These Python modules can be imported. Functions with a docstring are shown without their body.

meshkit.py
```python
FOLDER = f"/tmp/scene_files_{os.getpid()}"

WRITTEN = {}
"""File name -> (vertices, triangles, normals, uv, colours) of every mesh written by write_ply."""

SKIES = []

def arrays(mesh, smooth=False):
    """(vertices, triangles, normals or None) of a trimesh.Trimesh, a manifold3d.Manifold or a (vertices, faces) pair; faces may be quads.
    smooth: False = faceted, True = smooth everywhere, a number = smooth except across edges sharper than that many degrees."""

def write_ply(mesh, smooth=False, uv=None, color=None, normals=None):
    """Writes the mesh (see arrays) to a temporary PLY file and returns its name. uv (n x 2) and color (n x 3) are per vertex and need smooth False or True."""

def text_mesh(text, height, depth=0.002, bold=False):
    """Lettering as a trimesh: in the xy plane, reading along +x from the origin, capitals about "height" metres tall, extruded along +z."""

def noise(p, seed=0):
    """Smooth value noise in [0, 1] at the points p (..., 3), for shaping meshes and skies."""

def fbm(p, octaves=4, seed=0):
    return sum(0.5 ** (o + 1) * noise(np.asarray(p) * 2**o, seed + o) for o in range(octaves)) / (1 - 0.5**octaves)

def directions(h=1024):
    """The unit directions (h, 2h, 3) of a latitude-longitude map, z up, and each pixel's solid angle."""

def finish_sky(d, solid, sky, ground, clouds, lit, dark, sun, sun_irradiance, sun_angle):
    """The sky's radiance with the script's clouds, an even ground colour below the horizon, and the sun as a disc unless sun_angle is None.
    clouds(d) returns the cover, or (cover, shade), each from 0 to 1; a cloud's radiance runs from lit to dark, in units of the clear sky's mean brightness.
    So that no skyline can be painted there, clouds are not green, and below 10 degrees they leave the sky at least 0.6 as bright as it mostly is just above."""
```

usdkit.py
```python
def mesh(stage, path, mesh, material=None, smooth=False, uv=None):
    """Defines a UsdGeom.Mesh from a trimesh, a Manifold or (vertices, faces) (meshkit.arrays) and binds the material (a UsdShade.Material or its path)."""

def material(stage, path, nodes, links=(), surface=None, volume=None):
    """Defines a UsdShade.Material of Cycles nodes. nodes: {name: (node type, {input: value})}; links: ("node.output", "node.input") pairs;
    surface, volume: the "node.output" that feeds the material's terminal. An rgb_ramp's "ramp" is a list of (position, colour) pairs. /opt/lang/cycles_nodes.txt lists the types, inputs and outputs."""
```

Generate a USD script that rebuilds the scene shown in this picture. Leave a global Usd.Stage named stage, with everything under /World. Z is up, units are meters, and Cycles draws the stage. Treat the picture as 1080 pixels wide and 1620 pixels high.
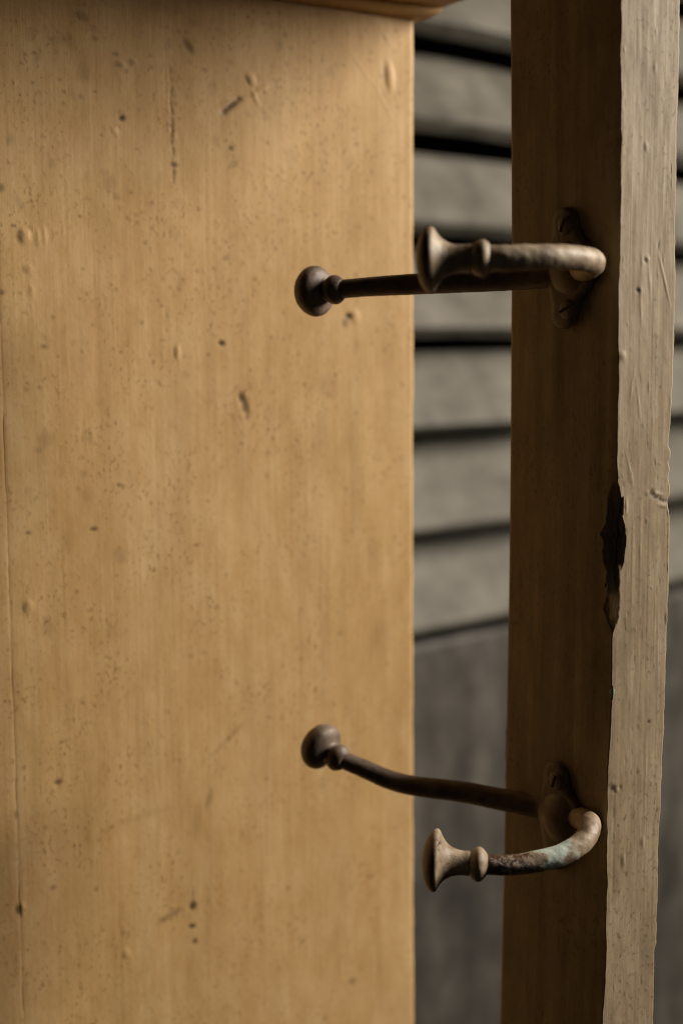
import math, random
import numpy as np, trimesh
import usdkit, meshkit
from pxr import Usd, UsdGeom, UsdLux, UsdShade, Gf, Sdf, Vt
from shapely.geometry import Polygon, Point
from shapely.ops import unary_union

random.seed(4); rng = np.random.default_rng(4)
stage = Usd.Stage.CreateInMemory()
UsdGeom.SetStageUpAxis(stage, UsdGeom.Tokens.z); UsdGeom.SetStageMetersPerUnit(stage, 1.0)
UsdGeom.Xform.Define(stage, '/World'); UsdGeom.Scope.Define(stage, '/World/Looks')

# ---------------------------------------------------------------- camera
FPX = 2250.0                                   # focal length in photo pixels (50 mm on a 24 mm wide frame)
EYE = np.array([0, 0, 1.5])
pitch = math.radians(6.8)
fwd = np.array([0, math.cos(pitch), -math.sin(pitch)])
right = np.array([1, 0, -0.0058]); right -= fwd * right.dot(fwd); right /= np.linalg.norm(right)
up = np.cross(right, fwd)
cam = UsdGeom.Camera.Define(stage, '/World/camera')
cam.CreateHorizontalApertureAttr(24.0); cam.CreateVerticalApertureAttr(36.0); cam.CreateFocalLengthAttr(50.0)
cam.CreateClippingRangeAttr(Gf.Vec2f(0.02, 50)); cam.CreateFStopAttr(5.0); cam.CreateFocusDistanceAttr(0.525)
cam.CreateExposureAttr(0.0)
M4 = Gf.Matrix4d(*right, 0, *up, 0, *(-fwd), 0, *EYE, 1)
cam.AddTransformOp().Set(M4)

# ---------------------------------------------------------------- light: tall unseen window, out of view right, lighting panel and post edge
LDIR = np.array([0.93, 0.13, 0.43]); LDIR /= np.linalg.norm(LDIR)
LTGT = np.array([0.03, 0.58, 1.48]); LPOS = LTGT + LDIR * 1.65
win = UsdLux.RectLight.Define(stage, '/World/unseen_window_light')
win.CreateWidthAttr(0.27); win.CreateHeightAttr(1.0); win.CreateIntensityAttr(70.0)
win.CreateColorAttr(Gf.Vec3f(1.0, 0.92, 0.80))
zl = LDIR; xl = np.cross([0, 0, 1], zl); xl /= np.linalg.norm(xl); yl = np.cross(zl, xl)
win.AddTransformOp().Set(Gf.Matrix4d(*xl, 0, *yl, 0, *zl, 0, *LPOS, 1))

# added weak fill lamp, low behind on the right, lifting panel and slat edges
fill = UsdLux.RectLight.Define(stage, '/World/fill_light')
fill.CreateWidthAttr(0.9); fill.CreateHeightAttr(0.9); fill.CreateIntensityAttr(0.16); fill.CreateColorAttr(Gf.Vec3f(1.0, 0.90, 0.76))
GPOS = np.array([0.95, -0.75, 1.12]); zl = GPOS - np.array([0.0, 0.62, 1.48]); zl /= np.linalg.norm(zl)
xl = np.cross([0, 0, 1], zl); xl /= np.linalg.norm(xl); yl = np.cross(zl, xl)
fill.AddTransformOp().Set(Gf.Matrix4d(*xl, 0, *yl, 0, *zl, 0, *GPOS, 1))

# ---------------------------------------------------------------- helpers
def ray(px, py):
    return right * (px - 540) / FPX - up * (py - 810) / FPX + fwd

def at_y(px, py, y):
    d = ray(px, py); return EYE + d * (y / d[1])

def at_plane(px, py, p0, n):
    d = ray(px, py); return EYE + d * (np.dot(p0 - EYE, n) / np.dot(d, n))

def project(p):
    q = np.asarray(p) - EYE
    z = q @ fwd
    return 540 + FPX * (q @ right) / z, 810 - FPX * (q @ up) / z

used = {}
def numbered(parent, name):
    k = used.get((parent, name), 0); used[(parent, name)] = k + 1
    return name if k == 0 else f'{name}_{k:03d}'

def obj(name, mesh, mat, parent=None, smooth=35, **prim):
    pp = str(parent.GetPath()) if parent else '/World'
    path = pp + '/' + numbered(pp, name)
    m = usdkit.mesh(stage, path, mesh, '/World/Looks/' + mat, smooth=smooth)
    for k, v in prim.items():
        UsdGeom.PrimvarsAPI(m).CreatePrimvar(k, Sdf.ValueTypeNames.FloatArray, 'vertex').Set(Vt.FloatArray.FromNumpy(np.asarray(v, np.float32)))
    return m.GetPrim()

def tag(o, label=None, cat=None, group=None, kind=None):
    for k, v in (('label', label), ('category', cat), ('group', group), ('kind', kind)):
        if v: o.SetCustomDataByKey(k, v)
    return o

def thing(name, label, cat, loc, group=None):
    x = UsdGeom.Xform.Define(stage, '/World/' + numbered('/World', name))
    x.AddTranslateOp().Set(Gf.Vec3d(*map(float, loc)))
    return tag(x.GetPrim(), label, cat, group)

def off(mesh, loc):
    if isinstance(mesh, tuple): return (np.asarray(mesh[0]) - loc, mesh[1])
    m = mesh.copy(); m.apply_translation(-np.asarray(loc)); return m

def grid_faces(nr, nc, wrap=False):
    r, c = np.meshgrid(np.arange(nr - 1), np.arange(nc if wrap else nc - 1), indexing='ij')
    c2 = (c + 1) % nc
    return np.stack([r * nc + c, r * nc + c2, (r + 1) * nc + c2, (r + 1) * nc + c], -1).reshape(-1, 4)

def tri(f):
    f = np.asarray(f); return np.vstack([f[:, [0, 1, 2]], f[:, [0, 2, 3]]])

def catmull(P, n):
    P = np.asarray(P, float); P = np.vstack([2 * P[0] - P[1], P, 2 * P[-1] - P[-2]])
    out = []
    for i in range(1, len(P) - 2):
        t = np.linspace(0, 1, n, endpoint=False)[:, None]
        a, b, c, d = P[i - 1:i + 3]
        out.append(0.5 * (2 * b + (c - a) * t + (2 * a - 5 * b + 4 * c - d) * t**2 + (3 * b - a - 3 * c + d) * t**3))
    return np.vstack(out + [P[-2][None]])

def sweep(path, rad, nseg=28, flat=1.0, bump=0.0, seed=0, flatdir=np.array([0, 0, 1.0])):
    """Tube with a radius for every path point, capped; returns (v, tri faces, along, around)."""
    path = np.asarray(path); T = np.gradient(path, axis=0); T /= np.linalg.norm(T, axis=1, keepdims=True)
    A = np.cross(T, flatdir); A /= np.linalg.norm(A, axis=1, keepdims=True); B = np.cross(T, A)
    th = np.linspace(0, 2 * np.pi, nseg, endpoint=False)
    R = np.asarray(rad)[:, None]
    V = path[:, None] + A[:, None] * (R * np.cos(th))[..., None] + B[:, None] * (R * flat * np.sin(th))[..., None]
    if bump:
        N = V - path[:, None]; L = np.linalg.norm(N, axis=-1, keepdims=True)
        V = V + N / np.maximum(L, 1e-9) * ((meshkit.fbm(V * 420, 3, seed) - .5) * 2 * bump)[..., None]
    V = V.reshape(-1, 3); nr, nc = len(path), nseg
    f = tri(grid_faces(nr, nc, True))
    c0, c1 = len(V), len(V) + 1
    V = np.vstack([V, path[0], path[-1]])
    i = np.arange(nc); j = (i + 1) % nc
    cap = np.vstack([np.stack([np.full(nc, c0), j, i], 1), np.stack([np.full(nc, c1), (nr - 1) * nc + i, (nr - 1) * nc + j], 1)])
    f = np.vstack([f, cap])
    m = trimesh.Trimesh(V, f, process=False)
    if m.volume < 0: f = f[:, ::-1]
    along = np.concatenate([np.repeat(np.linspace(0, 1, nr), nc), [0, 1]])
    return V, f, along

def gauss(d2): return np.exp(-d2)

# ---------------------------------------------------------------- materials
def mat(name, nodes, links, surface='p.BSDF'):
    return usdkit.material(stage, '/World/Looks/' + name, nodes, links, surface=surface)

def paint(name, dark, mid, light, speck, rough=0.5, grain=(420, 420, 9), stain_shade=(0.05, 0.03, 0.015), grainbump=0.00012, speckamt=0.72, gmix=0.25, mott=(110, 110, 48)):
    mat(name, {
        'g': ('geometry', {}),
        'mp': ('mapping', {'scale': grain}),
        'ng': ('noise_texture', {'scale': 1.0, 'detail': 5.0, 'roughness': 0.6}),
        'ml': ('mapping', {'scale': (2.6, 2.6, 0.55)}),
        'nl': ('noise_texture', {'scale': 11.0, 'detail': 4.0, 'roughness': 0.55, 'distortion': 0.4}),
        'mm': ('mapping', {'scale': mott}),
        'nm': ('noise_texture', {'scale': 1.0, 'detail': 6.0, 'roughness': 0.68}),
        'a1': ('mix_float', {'fac': gmix}), 'a2': ('mix_float', {'fac': 0.38}),
        'cr': ('rgb_ramp', {'ramp': [(0.30, dark), (0.49, mid), (0.66, light)]}),
        'sp': ('mapping', {'scale': (620, 620, 430)}),
        'ns': ('noise_texture', {'scale': 1.0, 'detail': 2.0, 'roughness': 0.5}),
        'sr': ('map_range', {'from_min': 0.57, 'from_max': 0.72, 'to_min': 0.0, 'to_max': speckamt, 'clamp': True}),
        'sm': ('mix_color', {'b': speck}),
        'sq': ('math', {'math_type': 'multiply'}),
        'nk': ('noise_texture', {'scale': 38.0, 'detail': 2.0}),
        'kr': ('map_range', {'from_min': 0.40, 'from_max': 0.65, 'to_min': 0.15, 'to_max': 1.0, 'clamp': True}),
        'at': ('attribute', {'attribute': 'dirt'}),
        'am': ('mix_color', {'b': stain_shade}),
        'h1': ('math', {'math_type': 'multiply', 'value2': 0.6}),
        'h2': ('math', {'math_type': 'add'}),
        'bp': ('bump', {'strength': 1.0, 'distance': grainbump}),
        'p': ('principled_bsdf', {'roughness': rough, 'specular_ior_level': 0.22}),
    }, [('g.position', 'mp.vector'), ('mp.vector', 'ng.vector'), ('g.position', 'ml.vector'), ('ml.vector', 'nl.vector'), ('g.position', 'mm.vector'), ('mm.vector', 'nm.vector'),
        ('nm.fac', 'a1.a'), ('ng.fac', 'a1.b'), ('a1.result', 'a2.a'), ('nl.fac', 'a2.b'), ('a2.result', 'cr.fac'),
        ('g.position', 'sp.vector'), ('sp.vector', 'ns.vector'), ('ns.fac', 'sr.value'), ('g.position', 'nk.vector'), ('nk.fac', 'kr.value'),
        ('sr.result', 'sq.value1'), ('kr.result', 'sq.value2'), ('sq.value', 'sm.fac'), ('cr.color', 'sm.a'),
        ('sm.result', 'am.a'), ('at.fac', 'am.fac'), ('am.result', 'p.base_color'),
        ('ns.fac', 'h1.value1'), ('h1.value', 'h2.value1'), ('ng.fac', 'h2.value2'), ('h2.value', 'bp.height'), ('bp.normal', 'p.normal')])

paint('ochre_paint', (0.43, 0.245, 0.088), (0.54, 0.335, 0.143), (0.63, 0.42, 0.205), (0.24, 0.13, 0.045), gmix=0.16)
paint('post_paint', (0.19, 0.137, 0.083), (0.31, 0.230, 0.141), (0.42, 0.328, 0.218), (0.12, 0.075, 0.04), rough=0.55, grain=(700, 700, 14), stain_shade=(0.03, 0.02, 0.012), grainbump=0.00009, gmix=0.22)
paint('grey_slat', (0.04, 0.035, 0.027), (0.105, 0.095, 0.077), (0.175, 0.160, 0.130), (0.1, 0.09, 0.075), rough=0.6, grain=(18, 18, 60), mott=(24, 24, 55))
paint('shaded_grey_board', (0.012, 0.0105, 0.009), (0.050, 0.0445, 0.038), (0.115, 0.103, 0.088), (0.1, 0.09, 0.08), rough=0.6, grain=(30, 30, 16), mott=(34, 34, 26))  # slat grey made darker: the lower rail's shade is put into the colour
paint('near_black', (0.015, 0.012, 0.01), (0.02, 0.016, 0.013), (0.03, 0.024, 0.02), (0.01, 0.008, 0.006), rough=0.8)  # near-black, for the sheet behind the slats and the screw slots

def iron(name, paintc, paintc2, rustc, pale, cover):
    """old cast iron: paint worn through to rust; the primvar "wear" raises the bare share, "pale" the pale verdigris undercoat."""
    mat(name, {
        'g': ('geometry', {}),
        'n1': ('noise_texture', {'scale': 260.0, 'detail': 6.0, 'roughness': 0.65}),
        'n2': ('noise_texture', {'scale': 120.0, 'detail': 3.0, 'roughness': 0.6}),
        'n3': ('noise_texture', {'scale': 900.0, 'detail': 3.0}),
        'w': ('attribute', {'attribute': 'wear'}), 'pa': ('attribute', {'attribute': 'pale'}),
        'cp': ('rgb_ramp', {'ramp': [(0.35, paintc2), (0.62, paintc)]}),
        'crr': ('rgb_ramp', {'ramp': [(0.38, tuple(0.35 * c for c in rustc)), (0.62, rustc)]}),
        's1': ('math', {'math_type': 'add'}), 'r1': ('map_range', {'from_min': cover, 'from_max': cover + 0.07, 'to_min': 0.0, 'to_max': 1.0, 'clamp': True}),
        's2': ('math', {'math_type': 'add'}), 'r2': ('map_range', {'from_min': 0.98, 'from_max': 1.08, 'to_min': 0.0, 'to_max': 1.0, 'clamp': True}),
        'm1': ('mix_color', {}), 'm2': ('mix_color', {'b': pale}),
        'hh': ('math', {'math_type': 'subtract'}),
        'bp': ('bump', {'strength': 0.9, 'distance': 0.0004}),
        'p': ('principled_bsdf', {'roughness': 0.5, 'specular_ior_level': 0.4}),
    }, [('g.position', 'n1.vector'), ('g.position', 'n2.vector'), ('g.position', 'n3.vector'),
        ('n2.fac', 'cp.fac'), ('n3.fac', 'crr.fac'), ('n1.fac', 's1.value1'), ('w.fac', 's1.value2'), ('s1.value', 'r1.value'),
        ('cp.color', 'm1.a'), ('crr.color', 'm1.b'), ('r1.result', 'm1.fac'),
        ('n2.fac', 's2.value1'), ('pa.fac', 's2.value2'), ('s2.value', 'r2.value'), ('m1.result', 'm2.a'), ('r2.result', 'm2.fac'),
        ('m2.result', 'p.base_color'), ('n1.fac', 'hh.value1'), ('r1.result', 'hh.value2'), ('hh.value', 'bp.height'), ('bp.normal', 'p.normal')])

iron('hook_paint', (0.40, 0.305, 0.205), (0.20, 0.135, 0.083), (0.15, 0.066, 0.034), (0.47, 0.53, 0.455), 0.72)
iron('shaded_iron', (0.20, 0.14, 0.10), (0.105, 0.07, 0.048), (0.07, 0.036, 0.022), (0.5, 0.5, 0.42), 0.78)  # darker copy of hook_paint, with the long arms' shade put into the colour
iron('plate_paint', (0.17, 0.118, 0.07), (0.115, 0.078, 0.045), (0.10, 0.055, 0.03), (0.5, 0.5, 0.42), 0.80)
mat('chip_green', {'p': ('principled_bsdf', {'base_color': (0.20, 0.26, 0.21), 'roughness': 0.5})}, [])

# ---------------------------------------------------------------- the planes of the place
A = math.radians(57)
U = np.array([math.sin(A), math.cos(A), 0]); NL = np.array([U[1], -U[0], 0]); ND = -U; Z = np.array([0, 0, 1.0])
M0 = at_y(968, 810, 0.505)                      # the post's near edge
R0 = at_y(656, 810, 0.66)                       # the right edge of the big panel

# ---------------------------------------------------------------- 1. cupboard with its painted side panel and cornice
def panel_uv(px, py):
    q = at_plane(px, py, R0, NL) - R0; return q @ U, q[2] + R0[2]

ztop = panel_uv(655, 31)[1]; zbot = panel_uv(655, 1620)[1] - 0.10
TH = 0.02
cup = thing('cupboard', 'large ochre painted wooden panel with dark nicks, under a brown moulded shelf', 'cupboard', (R0[0], R0[1], zbot))
cl = np.array([R0[0], R0[1], zbot])
S = 0.66 / FPX
# (px, py, half width px, half height px, tilt deg (clockwise), relief mm, dirt and painted shade left of bumps)
MARKS = [(617, 121, 6, 20, -4, 1.0, 0), (609, 118, 3, 20, -4, -.35, .35), (397, 124, 6, 9, -20, .8, 0), (392, 127, 3, 7, -20, -.4, .55), (366, 167, 19, 4, -42, -.7, .9), (378, 156, 4, 4, 0, -.5, .85), (354, 177, 4, 4, 0, -.5, .7),
 (412, 142, 15, 3, -35, .7, 0), (403, 152, 3, 12, -25, .5, 0), (297, 72, 5, 11, -30, -.4, .6), (190, 101, 6, 4, 20, .6, .35), (210, 98, 4, 5, 0, .5, .4), (183, 85, 4, 3, 0, 0, .5), (200, 112, 3, 3, 0, 0, .35),
 (193, 186, 5, 4, -40, -.5, .95), (181, 205, 4, 6, -20, .5, 0), (365, 234, 4, 4, 0, -.3, .75), (372, 258, 5, 6, 0, 0, .35), (275, 260, 5, 4, 0, -.4, .8), (38, 373, 7, 9, 0, 1.2, 0), (32, 372, 4, 9, 0, -.3, .5), (60, 376, 3, 11, 0, .7, 0), (70, 372, 3, 11, 0, .5, 0),
 (44, 425, 5, 6, 0, .6, .25), (50, 460, 3, 8, 0, .4, .1), (2, 296, 4, 6, 0, 0, .6), (3, 462, 4, 4, 0, 0, .6), (551, 500, 5, 5, 0, -1.0, 1.0), (562, 500, 6, 10, 0, .8, 0), (545, 510, 5, 9, 10, -.3, .5), (350, 543, 5, 4, 15, -.6, 1.0), (358, 408, 5, 4, 0, 0, .4),
 (382, 630, 5, 9, -15, -.8, .85), (387, 644, 5, 11, -5, -.8, .7), (390, 657, 4, 8, 0, -.3, .35), (281, 557, 3, 11, 0, .7, 0), (277, 557, 3, 9, 0, 0, .3), (148, 837, 5, 3, 0, -.4, .75), (188, 767, 3, 3, 0, 0, .6), (45, 960, 5, 8, 20, .8, .1), (38, 960, 3, 7, 20, -.3, .4), (70, 548, 5, 3, 0, 0, .5),
 (45, 843, 4, 3, 0, 0, .55), (76, 983, 3, 3, 0, 0, .4), (305, 1434, 5, 7, 0, -.7, .95), (304, 1466, 5, 4, 10, -.5, .9), (308, 1490, 4, 5, 0, -.4, .75), (306, 1415, 2, 12, 0, 0, .4), (270, 1449, 17, 5, -20, 0, .4), (258, 1455, 6, 4, 0, 0, .45), (92, 1238, 5, 4, 0, -.4, .75), (30, 1440, 4, 8, 0, -.4, .8), (36, 1440, 3, 9, 0, .7, 0),
 (200, 1510, 4, 7, 0, .7, .1), (195, 1477, 3, 5, 0, 0, .4), (85, 1405, 4, 4, 0, 0, .45), (556, 1553, 6, 5, 0, -.2, .45), (26, 1290, 3, 8, 0, 0, .5), (72, 1310, 4, 4, 0, 0, .3), (570, 105, 30, 2, 52, .13, .06), (606, 160, 36, 2, 62, .15, .05), (612, 60, 24, 2, 55, .13, 0), (585, 95, 4, 3, 0, 0, .3),
 (360, 1170, 40, 4, -42, 0, .20), (330, 1265, 5, 15, 15, -.2, .3), (312, 1300, 6, 30, 5, 0, .16), (505, 690, 10, 45, 8, 0, .12), (515, 610, 14, 18, 0, 0, .14), (590, 880, 14, 25, 0, 0, .10), (600, 1010, 16, 30, 0, 0, .12), (540, 1380, 16, 60, 0, 0, .08), (455, 245, 10, 12, 0, 0, .12),
 (72, 695, 9, 12, 0, 0, .22), (100, 860, 12, 22, 0, 0, .10), (62, 712, 5, 5, 0, 0, .3), (395, 610, 5, 6, 0, 0, .22), (230, 1290, 40, 6, -8, 0, .12), (510, 1240, 8, 10, 0, 0, .16), (270, 15, 30, 6, 0, 0, .1), (130, 25, 10, 6, 30, 0, .35), (150, 60, 4, 4, 0, 0, .4), (80, 60, 4, 3, 0, 0, .35), (30, 320, 5, 14, -30, 0, .2), (82, 258, 4, 8, 0, 0, .25)]
for y in np.arange(60, 292, 4.2):               # the broken hairline crack in the paint
    if rng.random() < (.35 if y < 105 else .72):
        MARKS.append((269.5 + (y - 100) * .03 + rng.normal(0, .5), y + rng.normal(0, 1.2), rng.uniform(1.2, 2.0), rng.uniform(2, 6), rng.normal(0, 6), -.25, rng.uniform(.15, .8) * (.5 if y < 105 else 1)))
    if y > 160 and rng.random() < .3: MARKS.append((274 + rng.normal(0, 1), y, 2, rng.uniform(3, 8), 0, .35, 0))
for k in range(80):                             # faint brush streaks and smears
    MARKS.append((rng.uniform(0, 650), rng.uniform(0, 1620), rng.uniform(3, 13), rng.uniform(50, 240), rng.normal(0, 1), 0, rng.uniform(.02, .085)))
for k in range(70):                             # grime spots, crowded top and left to put the shade there into colour
    MARKS.append((650 * rng.beta(1, 2), 30 + 1500 * rng.beta(.8, 2.2), rng.uniform(3, 9), rng.uniform(4, 14), rng.normal(0, 25), 0, rng.uniform(.06, .22)))
for k in range(330):                            # small specks
    MARKS.append((rng.uniform(-10, 650), rng.uniform(40, 1630) if k % 2 else rng.uniform(40, 620), rng.uniform(1.6, 3), rng.uniform(1.6, 3.6), 0, rng.choice([0, -.15, .1]), rng.uniform(.15, .55)))

def relief(t, z, marks):
    h = np.zeros_like(t); d = np.zeros_like(t)
    t_ax, z_ax = t[0], z[:, 0]
    for px, py, rx, ry, an, mm, di in marks:
        tc, zc = panel_uv(px, py); s = S * 1.02; sx = s / U[0]
        a = math.radians(an); R = max(rx, ry) * 2.2 * s / U[0]
        i0, i1 = np.searchsorted(-z_ax, [-(zc + R), -(zc - R)]); j0, j1 = np.searchsorted(t_ax, [tc - R, tc + R])
        if i1 <= i0 or j1 <= j0: continue
        x = (t[i0:i1, j0:j1] - tc) / sx; y = -(z[i0:i1, j0:j1] - zc) / s
        xr = x * math.cos(a) + y * math.sin(a); yr = -x * math.sin(a) + y * math.cos(a)
        w = np.exp(-((xr / rx) ** 2 + (yr / ry) ** 2) ** 1.8)
        h[i0:i1, j0:j1] += w * mm * 1e-3 * .40; d[i0:i1, j0:j1] = np.maximum(d[i0:i1, j0:j1], w * di)
    return h, d

def board(t0, t1, step, re0, re1):
    """Front sheet with rounded vertical edges, closed behind."""
    nt = int((t1 - t0) / step); nz = int((ztop + .03 - zbot) / step)
    tt = np.linspace(t0, t1, nt); zz = np.linspace(ztop + .03, zbot, nz)
    t, z = np.meshgrid(tt, zz)
    P = R0 * [1, 1, 0] + t[..., None] * U + z[..., None] * Z
    h, d = relief(t, z, MARKS)
    h = h + (meshkit.fbm(np.stack([t * 900, z * 28, t * 0], -1), 3, 5) - .5) * .00006 + (meshkit.fbm(np.stack([t * 14, z * 6, t * 0 + 3], -1), 3, 8) - .5) * .0016
    for edge, r in ((t - t0, re0), (t1 - t, re1)):
        e = np.clip(1 - edge / r, 0, 1); h = h - r * (1 - np.sqrt(np.clip(1 - e * e, 0, 1)))
    P = P + h[..., None] * NL + (np.exp(-((t1 - t) / .004) ** 2) * ((meshkit.fbm(np.stack([z * 90, z * 0, z * 0 + 2], -1), 4, 21) - .5) * .0009))[..., None] * U
    V = P.reshape(-1, 3); f = tri(grid_faces(nz, nt))
    ring = np.concatenate([np.arange(nt), np.arange(1, nz) * nt + nt - 1, (nz - 1) * nt + np.arange(nt - 2, -1, -1), np.arange(nz - 2, 0, -1) * nt])
    rim = V[ring].copy(); back = V[ring].copy(); dd = (back - R0) @ NL; back = back - NL * (dd + TH)[:, None]
    k = len(ring); V = np.vstack([V, rim]); ring = np.arange(len(V) - k, len(V)); n0 = len(V); V = np.vstack([V, back, back.mean(0)]); i = np.arange(k); j = (i + 1) % k
    f = np.vstack([f, np.stack([ring[i], n0 + i, ring[j]], 1), np.stack([ring[j], n0 + i, n0 + j], 1), np.stack([n0 + i, np.full(k, n0 + k), n0 + j], 1)])
    m = trimesh.Trimesh(V, f, process=False)
    if ((V[f[0, 1]] - V[f[0, 0]]).__class__ is np.ndarray) and np.dot(np.cross(V[f[0, 1]] - V[f[0, 0]], V[f[0, 2]] - V[f[0, 0]]), NL) < 0: f = f[:, ::-1]
    return (V, f), np.concatenate([d.ravel(), np.zeros(len(V) - d.size)])

tj = panel_uv(14, 900)[0]
for (a, b, r0, r1) in ((tj + .00001, 0.0, .0001, .0022), (tj - .013, tj - .00001, .0001, .0001)):
    mesh, dirt = board(a, b, .00072, r0, r1)
    obj('board', off(mesh, cl), 'ochre_paint', cup, smooth=True, dirt=dirt)

def plan_loft(rows, t0, back):
    """shelf with its moulded lower edge: the panel's plan grown by (front, side) at height z, mitred at the corner."""
    V = []
    for o, e, z in rows:
        for tt, nn in ((t0, o), (e, o), (e, -back), (t0, -back)):
            V.append(R0 * [1, 1, 0] + U * tt + NL * nn + Z * z)
    n = len(rows); f = grid_faces(n, 4, True)
    f = np.vstack([tri(f), [[0, 2, 1], [0, 3, 2]], [[4 * n - 4, 4 * n - 3, 4 * n - 2], [4 * n - 4, 4 * n - 2, 4 * n - 1]]])
    m = trimesh.Trimesh(V, f, process=False)
    if m.volume < 0: f = f[:, ::-1]
    return np.array(V), f
rows = [(.0004, .0004, ztop), (.0022, .0022, ztop + .0002)] + [(.0022 + .0078 * math.sin(a), .0022 + .006 * math.sin(a), ztop + .0002 + .0052 * (1 - math.cos(a))) for a in np.linspace(.2, 1.35, 7)] + [(.0104, .0082, ztop + .0046), (.063, .0084, ztop + .0054), (.0642, .0088, ztop + .0064), (.0642, .0088, ztop + .024), (.063, .0080, ztop + .0252)]
obj('shelf', off(plan_loft(rows, tj - .013, TH + .02), cl), 'ochre_paint', cup, smooth=40)

# ---------------------------------------------------------------- 2. louvred shutter, far behind
B = math.radians(48)
UB = np.array([math.sin(B), math.cos(B), 0]); NB = np.array([UB[1], -UB[0], 0])
Q0 = at_y(730, 540, 1.10)
def lou(px, py):
    q = at_plane(px, py, Q0, NB) - Q0; return q @ UB, q[2] + Q0[2]
sh = thing('louvred_shutter', 'weathered grey louvred shutter with sloping slats, standing behind the panel and the post', 'shutter', (Q0[0], Q0[1], lou(730, 1000)[1] - .5))
sl = np.array([Q0[0], Q0[1], lou(730, 1000)[1] - .5])
s0, s1 = -0.22, 0.62
def prism(sec, a, b, seg=24, wob=0.0, seed=0):
    """section (out, z) run along the shutter from a to b, with a worn lower edge."""
    sec = np.asarray(sec, float); k = len(sec); V = []
    for i, s in enumerate(np.linspace(a, b, seg)):
        for q, (o, z) in enumerate(sec):
            wv = wob * (meshkit.fbm(np.array([[s * 22, q * 3.1, seed * 7.3]]), 3, seed)[0] - .5)
            V.append(Q0 * [1, 1, 0] + UB * s + NB * (o + wv) + Z * (z + wv))
    f = tri(grid_faces(seg, k, True)); c = []
    for i in range(1, k - 1): c += [[0, i + 1, i], [(seg - 1) * k, (seg - 1) * k + i, (seg - 1) * k + i + 1]]
    f = np.vstack([f, c]); V = np.array(V)
    if trimesh.Trimesh(V, f, process=False).volume < 0: f = f[:, ::-1]
    return V, f
lows = [-245, -88, 71, 222, 380, 540, 690, 848, 1000]
for i, py in enumerate(lows):
    z = lou(730, py - 4)[1]; tilt = math.radians(55 + (0, -2, 1, -1, 3, 0, 1, 2, 1)[i]); Lh, th = (.065, .065, .065, .065, .065, .073, .066, .076, .077)[i], .0175
    d = np.array([-math.cos(tilt), math.sin(tilt)]); nrm = np.array([math.sin(tilt), math.cos(tilt)])
    p = np.array([.0, z])
    c = .0022
    sec = [p + d * c, p + nrm * c, p + nrm * (th - c), p + nrm * th + d * c, p + nrm * th + d * (Lh - c), p + nrm * (th - c) + d * Lh, p + d * Lh]
    obj('slat', off(prism(sec, s0, s1, 40, .003, i + 1), sl), 'grey_slat', sh, smooth=25)
zr = lou(730, 1004)[1]
obj('bottom_rail', off(prism([(.006, zr - .004), (.003, zr), (-.02, zr), (-.02, zr - .5), (.006, zr - .5)], s0, s1, 30, .0015, 3), sl), 'shaded_grey_board', sh, smooth=25)
obj('added_backing', off(prism([(-.10, lou(730, -330)[1]), (-.115, lou(730, -330)[1]), (-.115, zr - .5), (-.10, zr - .5)], s0, s1, 3), sl), 'near_black', sh, smooth=False)  # added dark sheet that keeps the gaps between slats black
for a in (s0 - .0605, s1 + .0005):
    zt = lou(730, -330)[1]
    obj('stile', off(prism([(.012, zt), (-.11, zt), (-.11, zr - .5), (.012, zr - .5)], a, a + .06, 3), sl), 'shaded_grey_board', sh, smooth=False)

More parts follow.
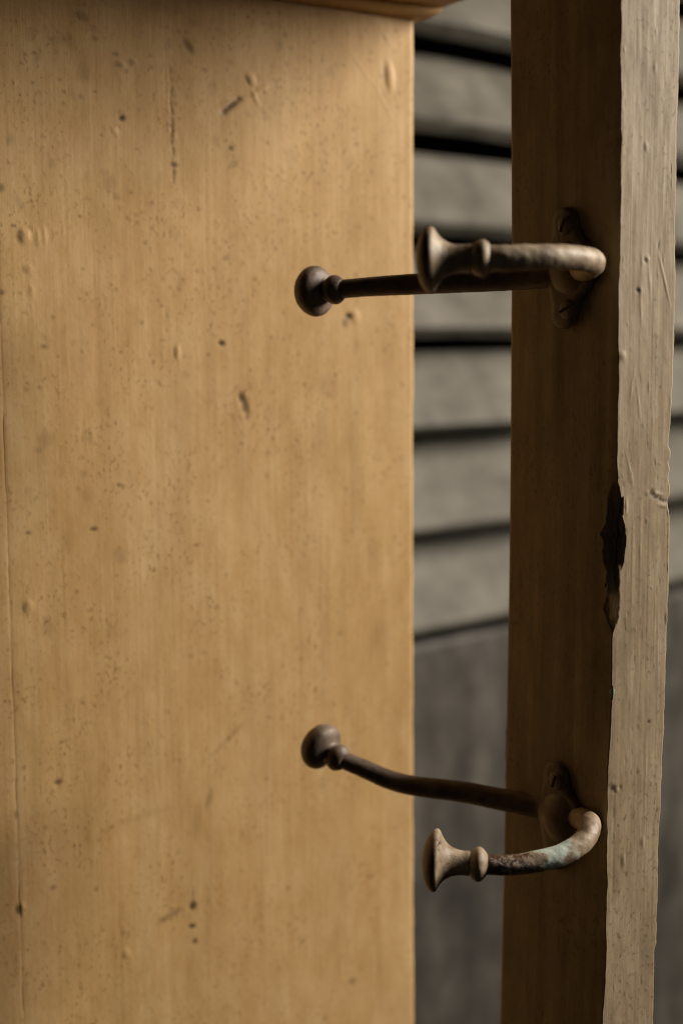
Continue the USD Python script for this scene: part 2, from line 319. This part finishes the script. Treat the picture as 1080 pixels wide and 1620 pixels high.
# ---------------------------------------------------------------- 3. the post: a narrow plank on edge, worn and chipped
def light_s(px, py): return (at_plane(px, py, M0, NL) - M0) @ U, at_plane(px, py, M0, NL)[2]
def dark_s(px, py): return -(at_plane(px, py, M0, ND) - M0) @ NL, at_plane(px, py, M0, ND)[2]
mid_px = [(984, -120), (982, 0), (981.5, 180), (981, 360), (977, 500), (976.5, 585), (976, 755), (974, 800), (971, 900), (969, 1000), (967, 1100), (963.7, 1180), (960, 1250), (959.5, 1320), (959, 1440), (958, 1500), (952.5, 1620), (950, 1740)]
rgt_px = [(1079, -120), (1076.5, 0), (1076, 80), (1074.5, 130), (1072, 200), (1071, 260), (1069.5, 350), (1069.5, 473), (1066.5, 560), (1063.5, 640), (1059.5, 690), (1058.5, 704), (1062, 714), (1060.8, 724), (1058.2, 730), (1061.4, 742), (1058, 757), (1061.4, 770), (1061, 783), (1057.8, 789), (1057.5, 796), (1060, 810), (1060.6, 840), (1059.7, 899), (1058, 945), (1056, 984), (1053.8, 1069), (1051, 1160), (1049, 1190), (1047, 1250), (1045, 1290), (1042.7, 1312), (1042, 1373), (1040, 1440), (1039.5, 1492), (1036, 1505), (1035.5, 1540), (1034, 1620), (1031, 1740)]
lft_px = [(805, -120), (804, 0), (803, 200), (802.5, 400), (800.5, 560), (800, 700), (798.5, 900), (796.5, 1050), (795, 1180), (793.5, 1400), (791, 1620), (790, 1740)]
def curve(pts, fn):
    q = np.array([fn(*p) for p in pts]); o = np.argsort(q[:, 1]); return q[o, 1], q[o, 0]
cm, cr_, cd = curve(mid_px, light_s), curve(rgt_px, light_s), curve(lft_px, dark_s)
ch = np.array([(750, 0), (764, .3), (772, 1.3), (790, 2.4), (815, 3.4), (832, 4.6), (858, 5.6), (880, 5.2), (893, 4.4), (908, 3.2), (930, 3.1), (955, 3.2), (978, 3.0), (986, 2.2), (992, 1.0), (1002, 0)], float)
zc = np.array([light_s(972, y)[1] for y in ch[:, 0]])
zhi, zlo = light_s(980, -110)[1], light_s(955, 1730)[1]
zs = np.arange(zhi, zlo, -.00045)
mid = np.interp(zs, *cm); rgt = np.interp(zs, *cr_); dep = np.interp(zs, *cd)
gou = np.interp(-zs, -zc, ch[:, 1]) * 1e-3
tooth = (meshkit.fbm(np.stack([zs * 300, zs * 0, zs * 0], 1), 3, 2) - .5)
gou = np.where(gou > 0, np.clip(gou + tooth * .0006, 0, None), 0)
mid = mid + tooth * .0004 + (meshkit.fbm(np.stack([zs * 120, zs * 0, zs * 0 + 4], 1), 3, 6) - .5) * .0009
rgt = rgt + (meshkit.fbm(np.stack([zs * 260, zs * 0, zs * 0 + 9], 1), 4, 7) - .5) * .0007
mlin = np.polyval(np.polyfit(zs, mid, 2), zs)
nl_, nd_ = 92, 84
W = rgt - mid
tl = 0.5 - 0.5 * np.cos(np.linspace(0, np.pi, nl_)); td = np.linspace(0, 1, nd_) ** 1.5
pts, dirt_shade_rows = [], []
re, rm = .0010, .0004
def panel_marks(px, py, rx, ry, h, di, an=0):  # di holds dirt, plus the painted shaded side of small bumps
    s, z = light_s(px, py); return s, z, rx, ry, h, di, an
PM = [panel_marks(*a) for a in [(1022, 232, 3, 7, .5, 0), (1018, 232, 2, 6, 0, .4), (1042, 388, 1.6, 8, -.2, .8, 8), (1020, 411, 3, 4, -.5, .8), (1025, 410, 3, 5, .5, 0), (1027, 440, 2.2, 28, .35, 0, -6), (1008, 459, 4, 4, -.6, .95), (1013, 460, 3, 6, .4, 0), (1013, 490, 2, 24, .3, 0, -4),
  (1050, 440, 2.2, 38, .4, 0, -16), (1035, 474, 2.5, 2, 0, .5), (984, 563, 5, 7, .8, 0), (1030, 780, 5, 6, -.8, .75), (1024, 780, 4, 4, .5, 0), (1037, 787, 5, 3, -.5, .75), (1044, 790, 3, 3, -.4, .8), (1048, 792, 3, 3, -.4, .7), (1054, 793, 4, 3, -.5, .6), (1040, 781, 9, 3, .5, 0, 15), (1048, 800, 10, 3, .5, 0, 15),
  (1044, 612, 2, 3, 0, .5), (1000, 605, 2, 22, .4, 0, 8), (1010, 640, 2, 26, .35, 0, -8), (995, 745, 3, 22, .5, 0, -16), (992, 735, 2, 22, -.3, .15, -16), (990, 800, 2.5, 12, .7, 0, 0), (1026, 1142, 3, 3, -.3, .9), (1026, 1063, 2, 2, 0, .6), (1030, 930, 2, 3, .3, .2), (969, 1248, 5, 5, -.7, .9), (975, 1250, 4, 4, .7, 0), (981, 1246, 3, 4, -.4, .6), (970, 1282, 3, 16, -.2, .3),
  (968, 1240, 7, 5, .4, .3), (1016, 1332, 3, 9, .5, .0), (1012, 1334, 2, 7, 0, .3), (986, 1362, 2.5, 12, .5, 0), (981, 1364, 3, 11, -.3, .35), (1024, 1325, 2, 4, 0, .4), (1002, 1445, 2, 3, 0, .5), (1054, 978, 3, 10, .6, .2), (1040, 1000, 2, 60, .2, 0), (1000, 900, 2, 70, .25, 0), (1012, 880, 2, 80, .2, 0), (1020, 1240, 2, 90, .2, 0)]]
rw = random.Random(9)
for _ in range(90):
    PM.append(panel_marks(rw.uniform(965, 1065), rw.uniform(-20, 1640), rw.uniform(1, 2), rw.uniform(1.5, 9), rw.choice([-.25, .3, .2, 0]), rw.uniform(0, .5)))
PM_s, PM_z = np.array([p[0] for p in PM]), np.array([p[1] for p in PM])
SP = .52 / FPX
for i, z in enumerate(zs):
    g = gou[i]; a0, b0 = g, (g + .0006) * (.55 + 1.1 * float(meshkit.fbm(np.array([[z * 260, 3.3, 1.7]]), 3, 31)[0]))
    # light face, between the two rounded corners
    x = mid[i] + rm + tl * (W[i] - re - rm)
    hl = np.zeros(nl_); dl = np.zeros(nl_)
    for k in np.nonzero(np.abs(PM_z - z) < .02)[0]:
        s, zz, rx, ry, h, di, an = PM[k]
        dx = (x - s) / SP * U[0]; dy = (zz - z) / SP
        an = math.radians(an); xr = dx * math.cos(an) + dy * math.sin(an); yr = -dx * math.sin(an) + dy * math.cos(an)
        w = np.exp(-((xr / rx) ** 2 + (yr / ry) ** 2) ** 1.3)
        hl += w * h * .38e-3; dl = np.maximum(dl, w * di)
    hl += (meshkit.fbm(np.stack([x * 900, np.full(nl_, z * 30), np.zeros(nl_)], 1), 3, 3) - .5) * .00008
    hl += (meshkit.fbm(np.stack([x * 160, np.full(nl_, z * 45), np.ones(nl_)], 1), 3, 4) - .5) * .0004
    pl = np.stack([x, hl], 1)
    y = rm + td[::-1] * (dep[i] - rm)
    hd = (meshkit.fbm(np.stack([y * 150, np.full(nd_, z * 10), np.full(nd_, 5.)], 1), 2, 3) - .5) * .0005
    base = mlin[i] + (mid[i] - mlin[i]) * np.exp(-(y - rm) / .005)
    pd = np.stack([base - hd * (1 - np.exp(-(y - rm) / .002)), -y], 1)
    e = np.clip(1 - (dep[i] - y) / .0015, 0, 1); pd[:, 0] += .0015 * (1 - np.sqrt(1 - e**2))
    th = np.radians(np.linspace(0, 90, 8)[1:-1])
    c1 = np.stack([mid[i] + rm - rm * np.cos(th) , -rm + rm * np.sin(th) + hl[0] * np.sin(th)], 1)
    c2 = np.stack([rgt[i] - re + re * np.sin(th), -re + re * np.cos(th) + hl[-1] * np.cos(th)], 1)
    P2 = np.vstack([pd, c1, pl, c2]); D = np.concatenate([np.zeros(nd_ + 6), dl, np.zeros(6)])
    if g > 3e-4:                                # knock the corner off down to the chip's plane
        cx, cy = P2[:, 0] - mid[i], -P2[:, 1]
        v = cx / a0 + np.clip(cy, -1e-3, None) / b0
        ins = v < 1
        rough = (meshkit.fbm(np.stack([cy * 420, np.full(len(cy), z * 90), cx * 420], 1), 4, 12) - .5) * .0026 * min(1, g / .0025)
        push = (1 - v[ins]) / (1 / a0**2 + 1 / b0**2)
        P2[ins, 0] += push / a0 + rough[ins]; P2[ins, 1] -= push / b0
        D[ins] = np.maximum(D[ins], .08)
    # back of the plank
    xr = P2[-1, 0]; bk = np.array([[xr, -dep[i] + .001], [xr - .001, -dep[i]], [mid[i] + .0016, -dep[i]]])
    P2 = np.vstack([P2, bk]); D = np.concatenate([D, np.zeros(3)])
    pts.append(M0 * [1, 1, 0] + U * P2[:, :1] + NL * P2[:, 1:] + Z * z); dirt_shade_rows.append(D)
nc = len(pts[0]); nr = len(pts)
V = np.vstack(pts); F = tri(grid_faces(nr, nc, True)); V = np.vstack([V, pts[0].mean(0), pts[-1].mean(0)])
i = np.arange(nc); j = (i + 1) % nc
F = np.vstack([F, np.stack([np.full(nc, nr * nc), j, i], 1), np.stack([np.full(nc, nr * nc + 1), (nr - 1) * nc + i, (nr - 1) * nc + j], 1)])
if trimesh.Trimesh(V, F, process=False).volume < 0: F = F[:, ::-1]
pb = np.array([M0[0], M0[1], zlo])
post = thing('wooden_post', 'upright wooden plank with chipped edge carrying both hooks, wide side dark, narrow edge pale', 'post', pb)
obj('plank', off((V, F), pb), 'post_paint', post, smooth=True, dirt=np.concatenate(dirt_shade_rows + [[0, 0]]))
# flakes and splinters standing on the near edge
def flake(px, py, w_, h_, side, mat_, name):
    fz = at_plane(px, py, M0, NL); X, Y = np.meshgrid(np.linspace(-1, 1, 9), np.linspace(-1, 1, 17))
    w = w_ * np.sqrt(np.clip(1 - Y**2, 0.02, 1)) * (1 + .35 * np.sin(Y * 5 + px)); hh = .0006 * np.sqrt(np.clip(1 - .8 * X**2 - .15 * Y**2, 0, 1))
    n = NL * .75 + ND * side; n = n / np.linalg.norm(n); e = np.cross(Z, n)
    fv = (fz + (X * w)[..., None] * e + (Y * h_)[..., None] * Z + hh[..., None] * n).reshape(-1, 3); nb = len(fv)
    fv = np.vstack([fv, fv - .0012 * n]); ff = tri(grid_faces(17, 9))
    rim = np.concatenate([np.arange(9), np.arange(1, 17) * 9 + 8, 16 * 9 + np.arange(7, -1, -1), np.arange(15, 0, -1) * 9]); rn = np.roll(rim, -1)
    ff = np.vstack([ff, ff[:, ::-1] + nb, np.stack([rim, rim + nb, rn], 1), np.stack([rn, rim + nb, rn + nb], 1)])
    if trimesh.Trimesh(fv, ff, process=False).volume < 0: ff = ff[:, ::-1]
    return obj(name, off((fv, ff), pb), mat_, post, smooth=40)
tag(flake(968.5, 1096, .0006, .0026, .15, 'chip_green', 'paint_flake'), 'small flake of old grey green paint on the near edge')
flake(967.5, 962, .00013, .0042, .1, 'post_paint', 'splinter')
flake(985, 800, .0004, .0034, .1, 'post_paint', 'splinter')

# ---------------------------------------------------------------- 4. the two coat hooks
def dplane(px, py, out=0.0): return at_plane(px, py, M0 + ND * out, ND)

def revolve_on(c, axis, prof, nseg=40, flare=None, bump=0.0, seed=0):
    """lathe (distance along the axis, radius) from the point c."""
    axis = axis / np.linalg.norm(axis); a = np.cross(axis, Z); a /= np.linalg.norm(a); b = np.cross(axis, a)
    prof = np.asarray(prof); k = np.linspace(0, len(prof) - 1, len(prof) * 4 - 3)
    prof = np.stack([np.interp(k, np.arange(len(prof)), prof[:, q]) for q in (0, 1)], 1)
    for _ in range(2):
        prof[1:-1] = .25 * prof[:-2] + .5 * prof[1:-1] + .25 * prof[2:]
    path = c + axis * prof[:, :1]
    th = np.linspace(0, 2 * np.pi, nseg, endpoint=False)
    V = path[:, None] + (a[None, None] * np.cos(th)[None, :, None] + b[None, None] * np.sin(th)[None, :, None]) * prof[:, 1][:, None, None]
    if bump:
        dn = V - path[:, None]; L = np.maximum(np.linalg.norm(dn, axis=-1, keepdims=True), 1e-6)
        V = V + dn / L * ((meshkit.fbm(V * 300, 3, seed) - .5) * 2 * bump)[..., None] * np.minimum(L / .002, 1)
    V = V.reshape(-1, 3); n = len(prof); F = tri(grid_faces(n, nseg, True))
    i = np.arange(nseg); j = (i + 1) % nseg; N = len(V)
    V = np.vstack([V, path[0], path[-1]])
    F = np.vstack([F, np.stack([np.full(nseg, N), j, i], 1), np.stack([np.full(nseg, N + 1), (n - 1) * nseg + i, (n - 1) * nseg + j], 1)])
    if trimesh.Trimesh(V, F, process=False).volume < 0: F = F[:, ::-1]
    return V, F

def plate_mesh(c, half, seed):
    """cast back plate lying on the dark face: two screw ears above and below a waisted body, rounded edge."""
    shp = unary_union([Point(0, half).buffer(.0062), Point(0, -half).buffer(.0062), Point(.004, 0).buffer(.0115), Polygon([(-.0052, half), (.0052, half), (.0125, .006), (.0150, 0), (.0125, -.006), (.0052, -half), (-.0052, -half), (-.0080, -.006), (-.0095, 0), (-.0080, .006)])]).buffer(-.002).buffer(.004).buffer(-.002)
    lay = []
    n = 96
    for off_, h in ((0, 0), (0, .0016), (-.0005, .0022), (-.0013, .0026), (-.0030, .0029)):
        g = shp.buffer(off_); g = g if g.geom_type == 'Polygon' else max(g.geoms, key=lambda q: q.area)
        ln = g.exterior; st = ln.project(Point(.05, 0))
        pt = np.array([ln.interpolate((st + ln.length * k / n) % ln.length).coords[0] for k in range(n)])
        lay.append(c + pt[:, :1] * NL + pt[:, 1:] * Z + ND * h)
    V = np.vstack(lay); F = tri(grid_faces(5, n, True)); V = np.vstack([V, c, c + ND * .0031])
    i = np.arange(n); j = (i + 1) % n
    F = np.vstack([F, np.stack([np.full(n, 5 * n), j, i], 1), np.stack([np.full(n, 5 * n + 1), 4 * n + i, 4 * n + j], 1)])
    if trimesh.Trimesh(V, F, process=False).volume < 0: F = F[:, ::-1]
    return V, F

def screw(parent, c, loc, ang):
    prof = [(-.001, .0), (-.001, .0034), (.0002, .0036), (.0007, .0031), (.0011, .002), (.0012, 0)]
    s = obj('screw', off(revolve_on(c, ND, prof, 28), loc), 'plate_paint', parent, smooth=40)
    d = NL * math.cos(ang) + Z * math.sin(ang); b = np.cross(ND, d)
    box = trimesh.creation.box((.0052, .0009, .0004)); T = np.eye(4); T[:3, 0], T[:3, 1], T[:3, 2] = d, b, ND; T[:3, 3] = c + ND * .00118
    box.apply_transform(T); obj('slot', off(box, loc), 'near_black', s, smooth=False)  # dark bar on the head; the slot's shade is in its colour

def pxr(r, y): return r * y / FPX
def hook(label, plate_px, long_cp, long_r, long_knob, short_cp, short_r, short_knob, wear_s, pale_s, screws, half, seed):
    c = dplane(*plate_px); loc = c.copy()
    h = thing('coat_hook', label, 'coat hook', loc, 'coat hooks screwed to the dark side of the post')
    obj('back_plate', off(plate_mesh(c, half, seed), loc), 'plate_paint', h, smooth=40)
    for (px, py, a) in screws: screw(h, dplane(px, py, .0030), loc, a)
    obj('boss', off(revolve_on(c + NL * .003, ND, [(-.001, .0), (-.001, .0115), (.0016, .0108), (.0036, .0088), (.0056, .0058), (.0066, .003), (.0068, 0)], 32, bump=.0002, seed=seed), loc), 'plate_paint', h, smooth=True)
    for name, cp, rr, kn, kname, wear, pale in (('long_arm', long_cp, long_r, long_knob, 'long', None, None), ('short_arm', short_cp, short_r, short_knob, 'short', wear_s, pale_s)):
        P = [c - ND * .003 + NL * .003] + [at_y(*q) for q in cp]
        path = catmull(P, 14); k = np.linspace(0, len(P) - 1, len(path))
        r = np.interp(k, np.arange(len(P)), rr)
        V, F, al = sweep(path, r, 30, bump=.00012 if wear is None else .00024, seed=seed)
        pr = dict(wear=np.interp(al, *wear) if wear else np.full(len(V), .12), pale=np.interp(al, *pale) if pale else np.zeros(len(V)))
        mt = 'hook_paint' if wear else 'shaded_iron'
        if kname == 'short': mt = 'hook_paint'
        obj('arm', off((V, F), loc), mt, h, smooth=True, **pr)
        # collar, neck and knob on the arm's end
        T = path[-1] - path[-4]; T /= np.linalg.norm(T)
        if 'axis' in kn: T = np.asarray(kn['axis'], float); T /= np.linalg.norm(T)
        e = path[-1]; s = kn['s']
        col = [(q[0] * s, q[1] * s) for q in kn['collar']]
        v = off(revolve_on(e, T, col, 40, bump=.00015, seed=seed), loc)
        obj('collar', v, mt, h, smooth=True, wear=np.full(len(v[0]), kn.get('wear', .03)), pale=np.zeros(len(v[0])))
        prof = [(q[0] * s, q[1] * s) for q in kn['knob']]
        v = off(revolve_on(e, T, prof, 56, bump=.00018, seed=seed + 1), loc)
        obj('knob', v, mt, h, smooth=True, wear=np.full(len(v[0]), kn.get('wear', .03)), pale=np.zeros(len(v[0])))
    return h

px_s = .463 / FPX                               # metres per photo pixel at the short knobs
px_l = .56 / FPX
SK = dict(s=px_s, collar=[(-16, 17), (-13, 24), (-6, 29), (0, 29), (6, 27), (12, 23), (16, 17)],
          knob=[(10, 17), (14, 23), (26, 22), (38, 22), (50, 25), (60, 31), (68, 41), (72, 49), (76, 52), (81, 52), (87, 49), (94, 39), (99, 24), (101, 10), (102, 0)])
LK = dict(s=px_l * 1.04, wear=.12, collar=[(-12, 13), (-9, 17), (-2, 22), (6, 22), (13, 17), (16, 12)],
          knob=[(8, 12), (14, 15), (19, 16), (22, 22), (25, 30), (30, 36.5), (38, 39), (47, 37), (56, 31), (63, 21), (66, 10), (66.5, 0)])
m = 1e-3
hook('upper coat hook, its short arm pale painted, both arms level and knobbed at their ends', (896, 424),
     [(870, 436, .533), (800, 442, .542), (720, 446, .549), (640, 450, .555), (575, 454, .558), (531, 458, .560)],
     [4.6*m, 4.3*m, 4.2*m, 4.1*m, 4.0*m, 3.7*m, 3.6*m],
     dict(LK, axis=(-.8, .6, -.03)),
     [(926, 424, .508), (938, 415, .4925), (922, 409, .480), (880, 406, .4705), (830, 407, .466), (790, 408, .464), (760, 408, .464)],
     [4.7*m, 4.4*m, 4.2*m, 4.1*m, 4.1*m, 4.2*m, 4.2*m, 4.3*m],
     dict(SK, axis=(-1, .15, -.01), wear=.08),
     ([0, .5, .75, 1], [-.05, -.05, .0, .06]), None, [(893, 356, 1.1), (896, 489, .4)], .0158, 3)
SK2 = dict(s=.482 / FPX * 1.03, collar=[(-14, 15), (-11, 20), (-5, 26), (1, 28), (6, 26), (12, 21), (17, 15)],
           knob=[(10, 15), (16, 20), (24, 19), (34, 20), (46, 24), (55, 31), (61, 40), (65, 48), (69, 50), (74, 49), (80, 43), (86, 31), (90, 14), (91, 0)])
hook('lower coat hook, its short arm flaked to rust and pale green, long arm curving upward', (882, 1290),
     [(860, 1278, .540), (792, 1265, .548), (730, 1253, .553), (657, 1244, .558), (616, 1234, .561), (570, 1214, .563), (536, 1200, .564)],
     [4.9*m, 4.7*m, 4.4*m, 4.2*m, 4.0*m, 3.9*m, 3.7*m, 3.6*m],
     dict(LK, s=.565 / FPX * 1.02, axis=(-.72, .62, .32)),
     [(920, 1296, .514), (933, 1306, .500), (922, 1331, .4925), (890, 1352, .487), (850, 1363, .484), (805, 1369, .482), (757, 1368, .482)],
     [4.6*m, 4.2*m, 4.0*m, 3.9*m, 3.9*m, 3.8*m, 3.6*m, 3.5*m],
     dict(SK2, axis=(-1, .12, .06), wear=.10),
     ([0, .5, .62, .75, .85, 1], [-.1, -.1, .05, .22, .30, .34]), ([0, .42, .52, .64, .72, .8, 1], [0, 0, .50, .585, .52, .30, 0]), [(879, 1236, 1.2), (886, 1352, .3)], .0150, 8)
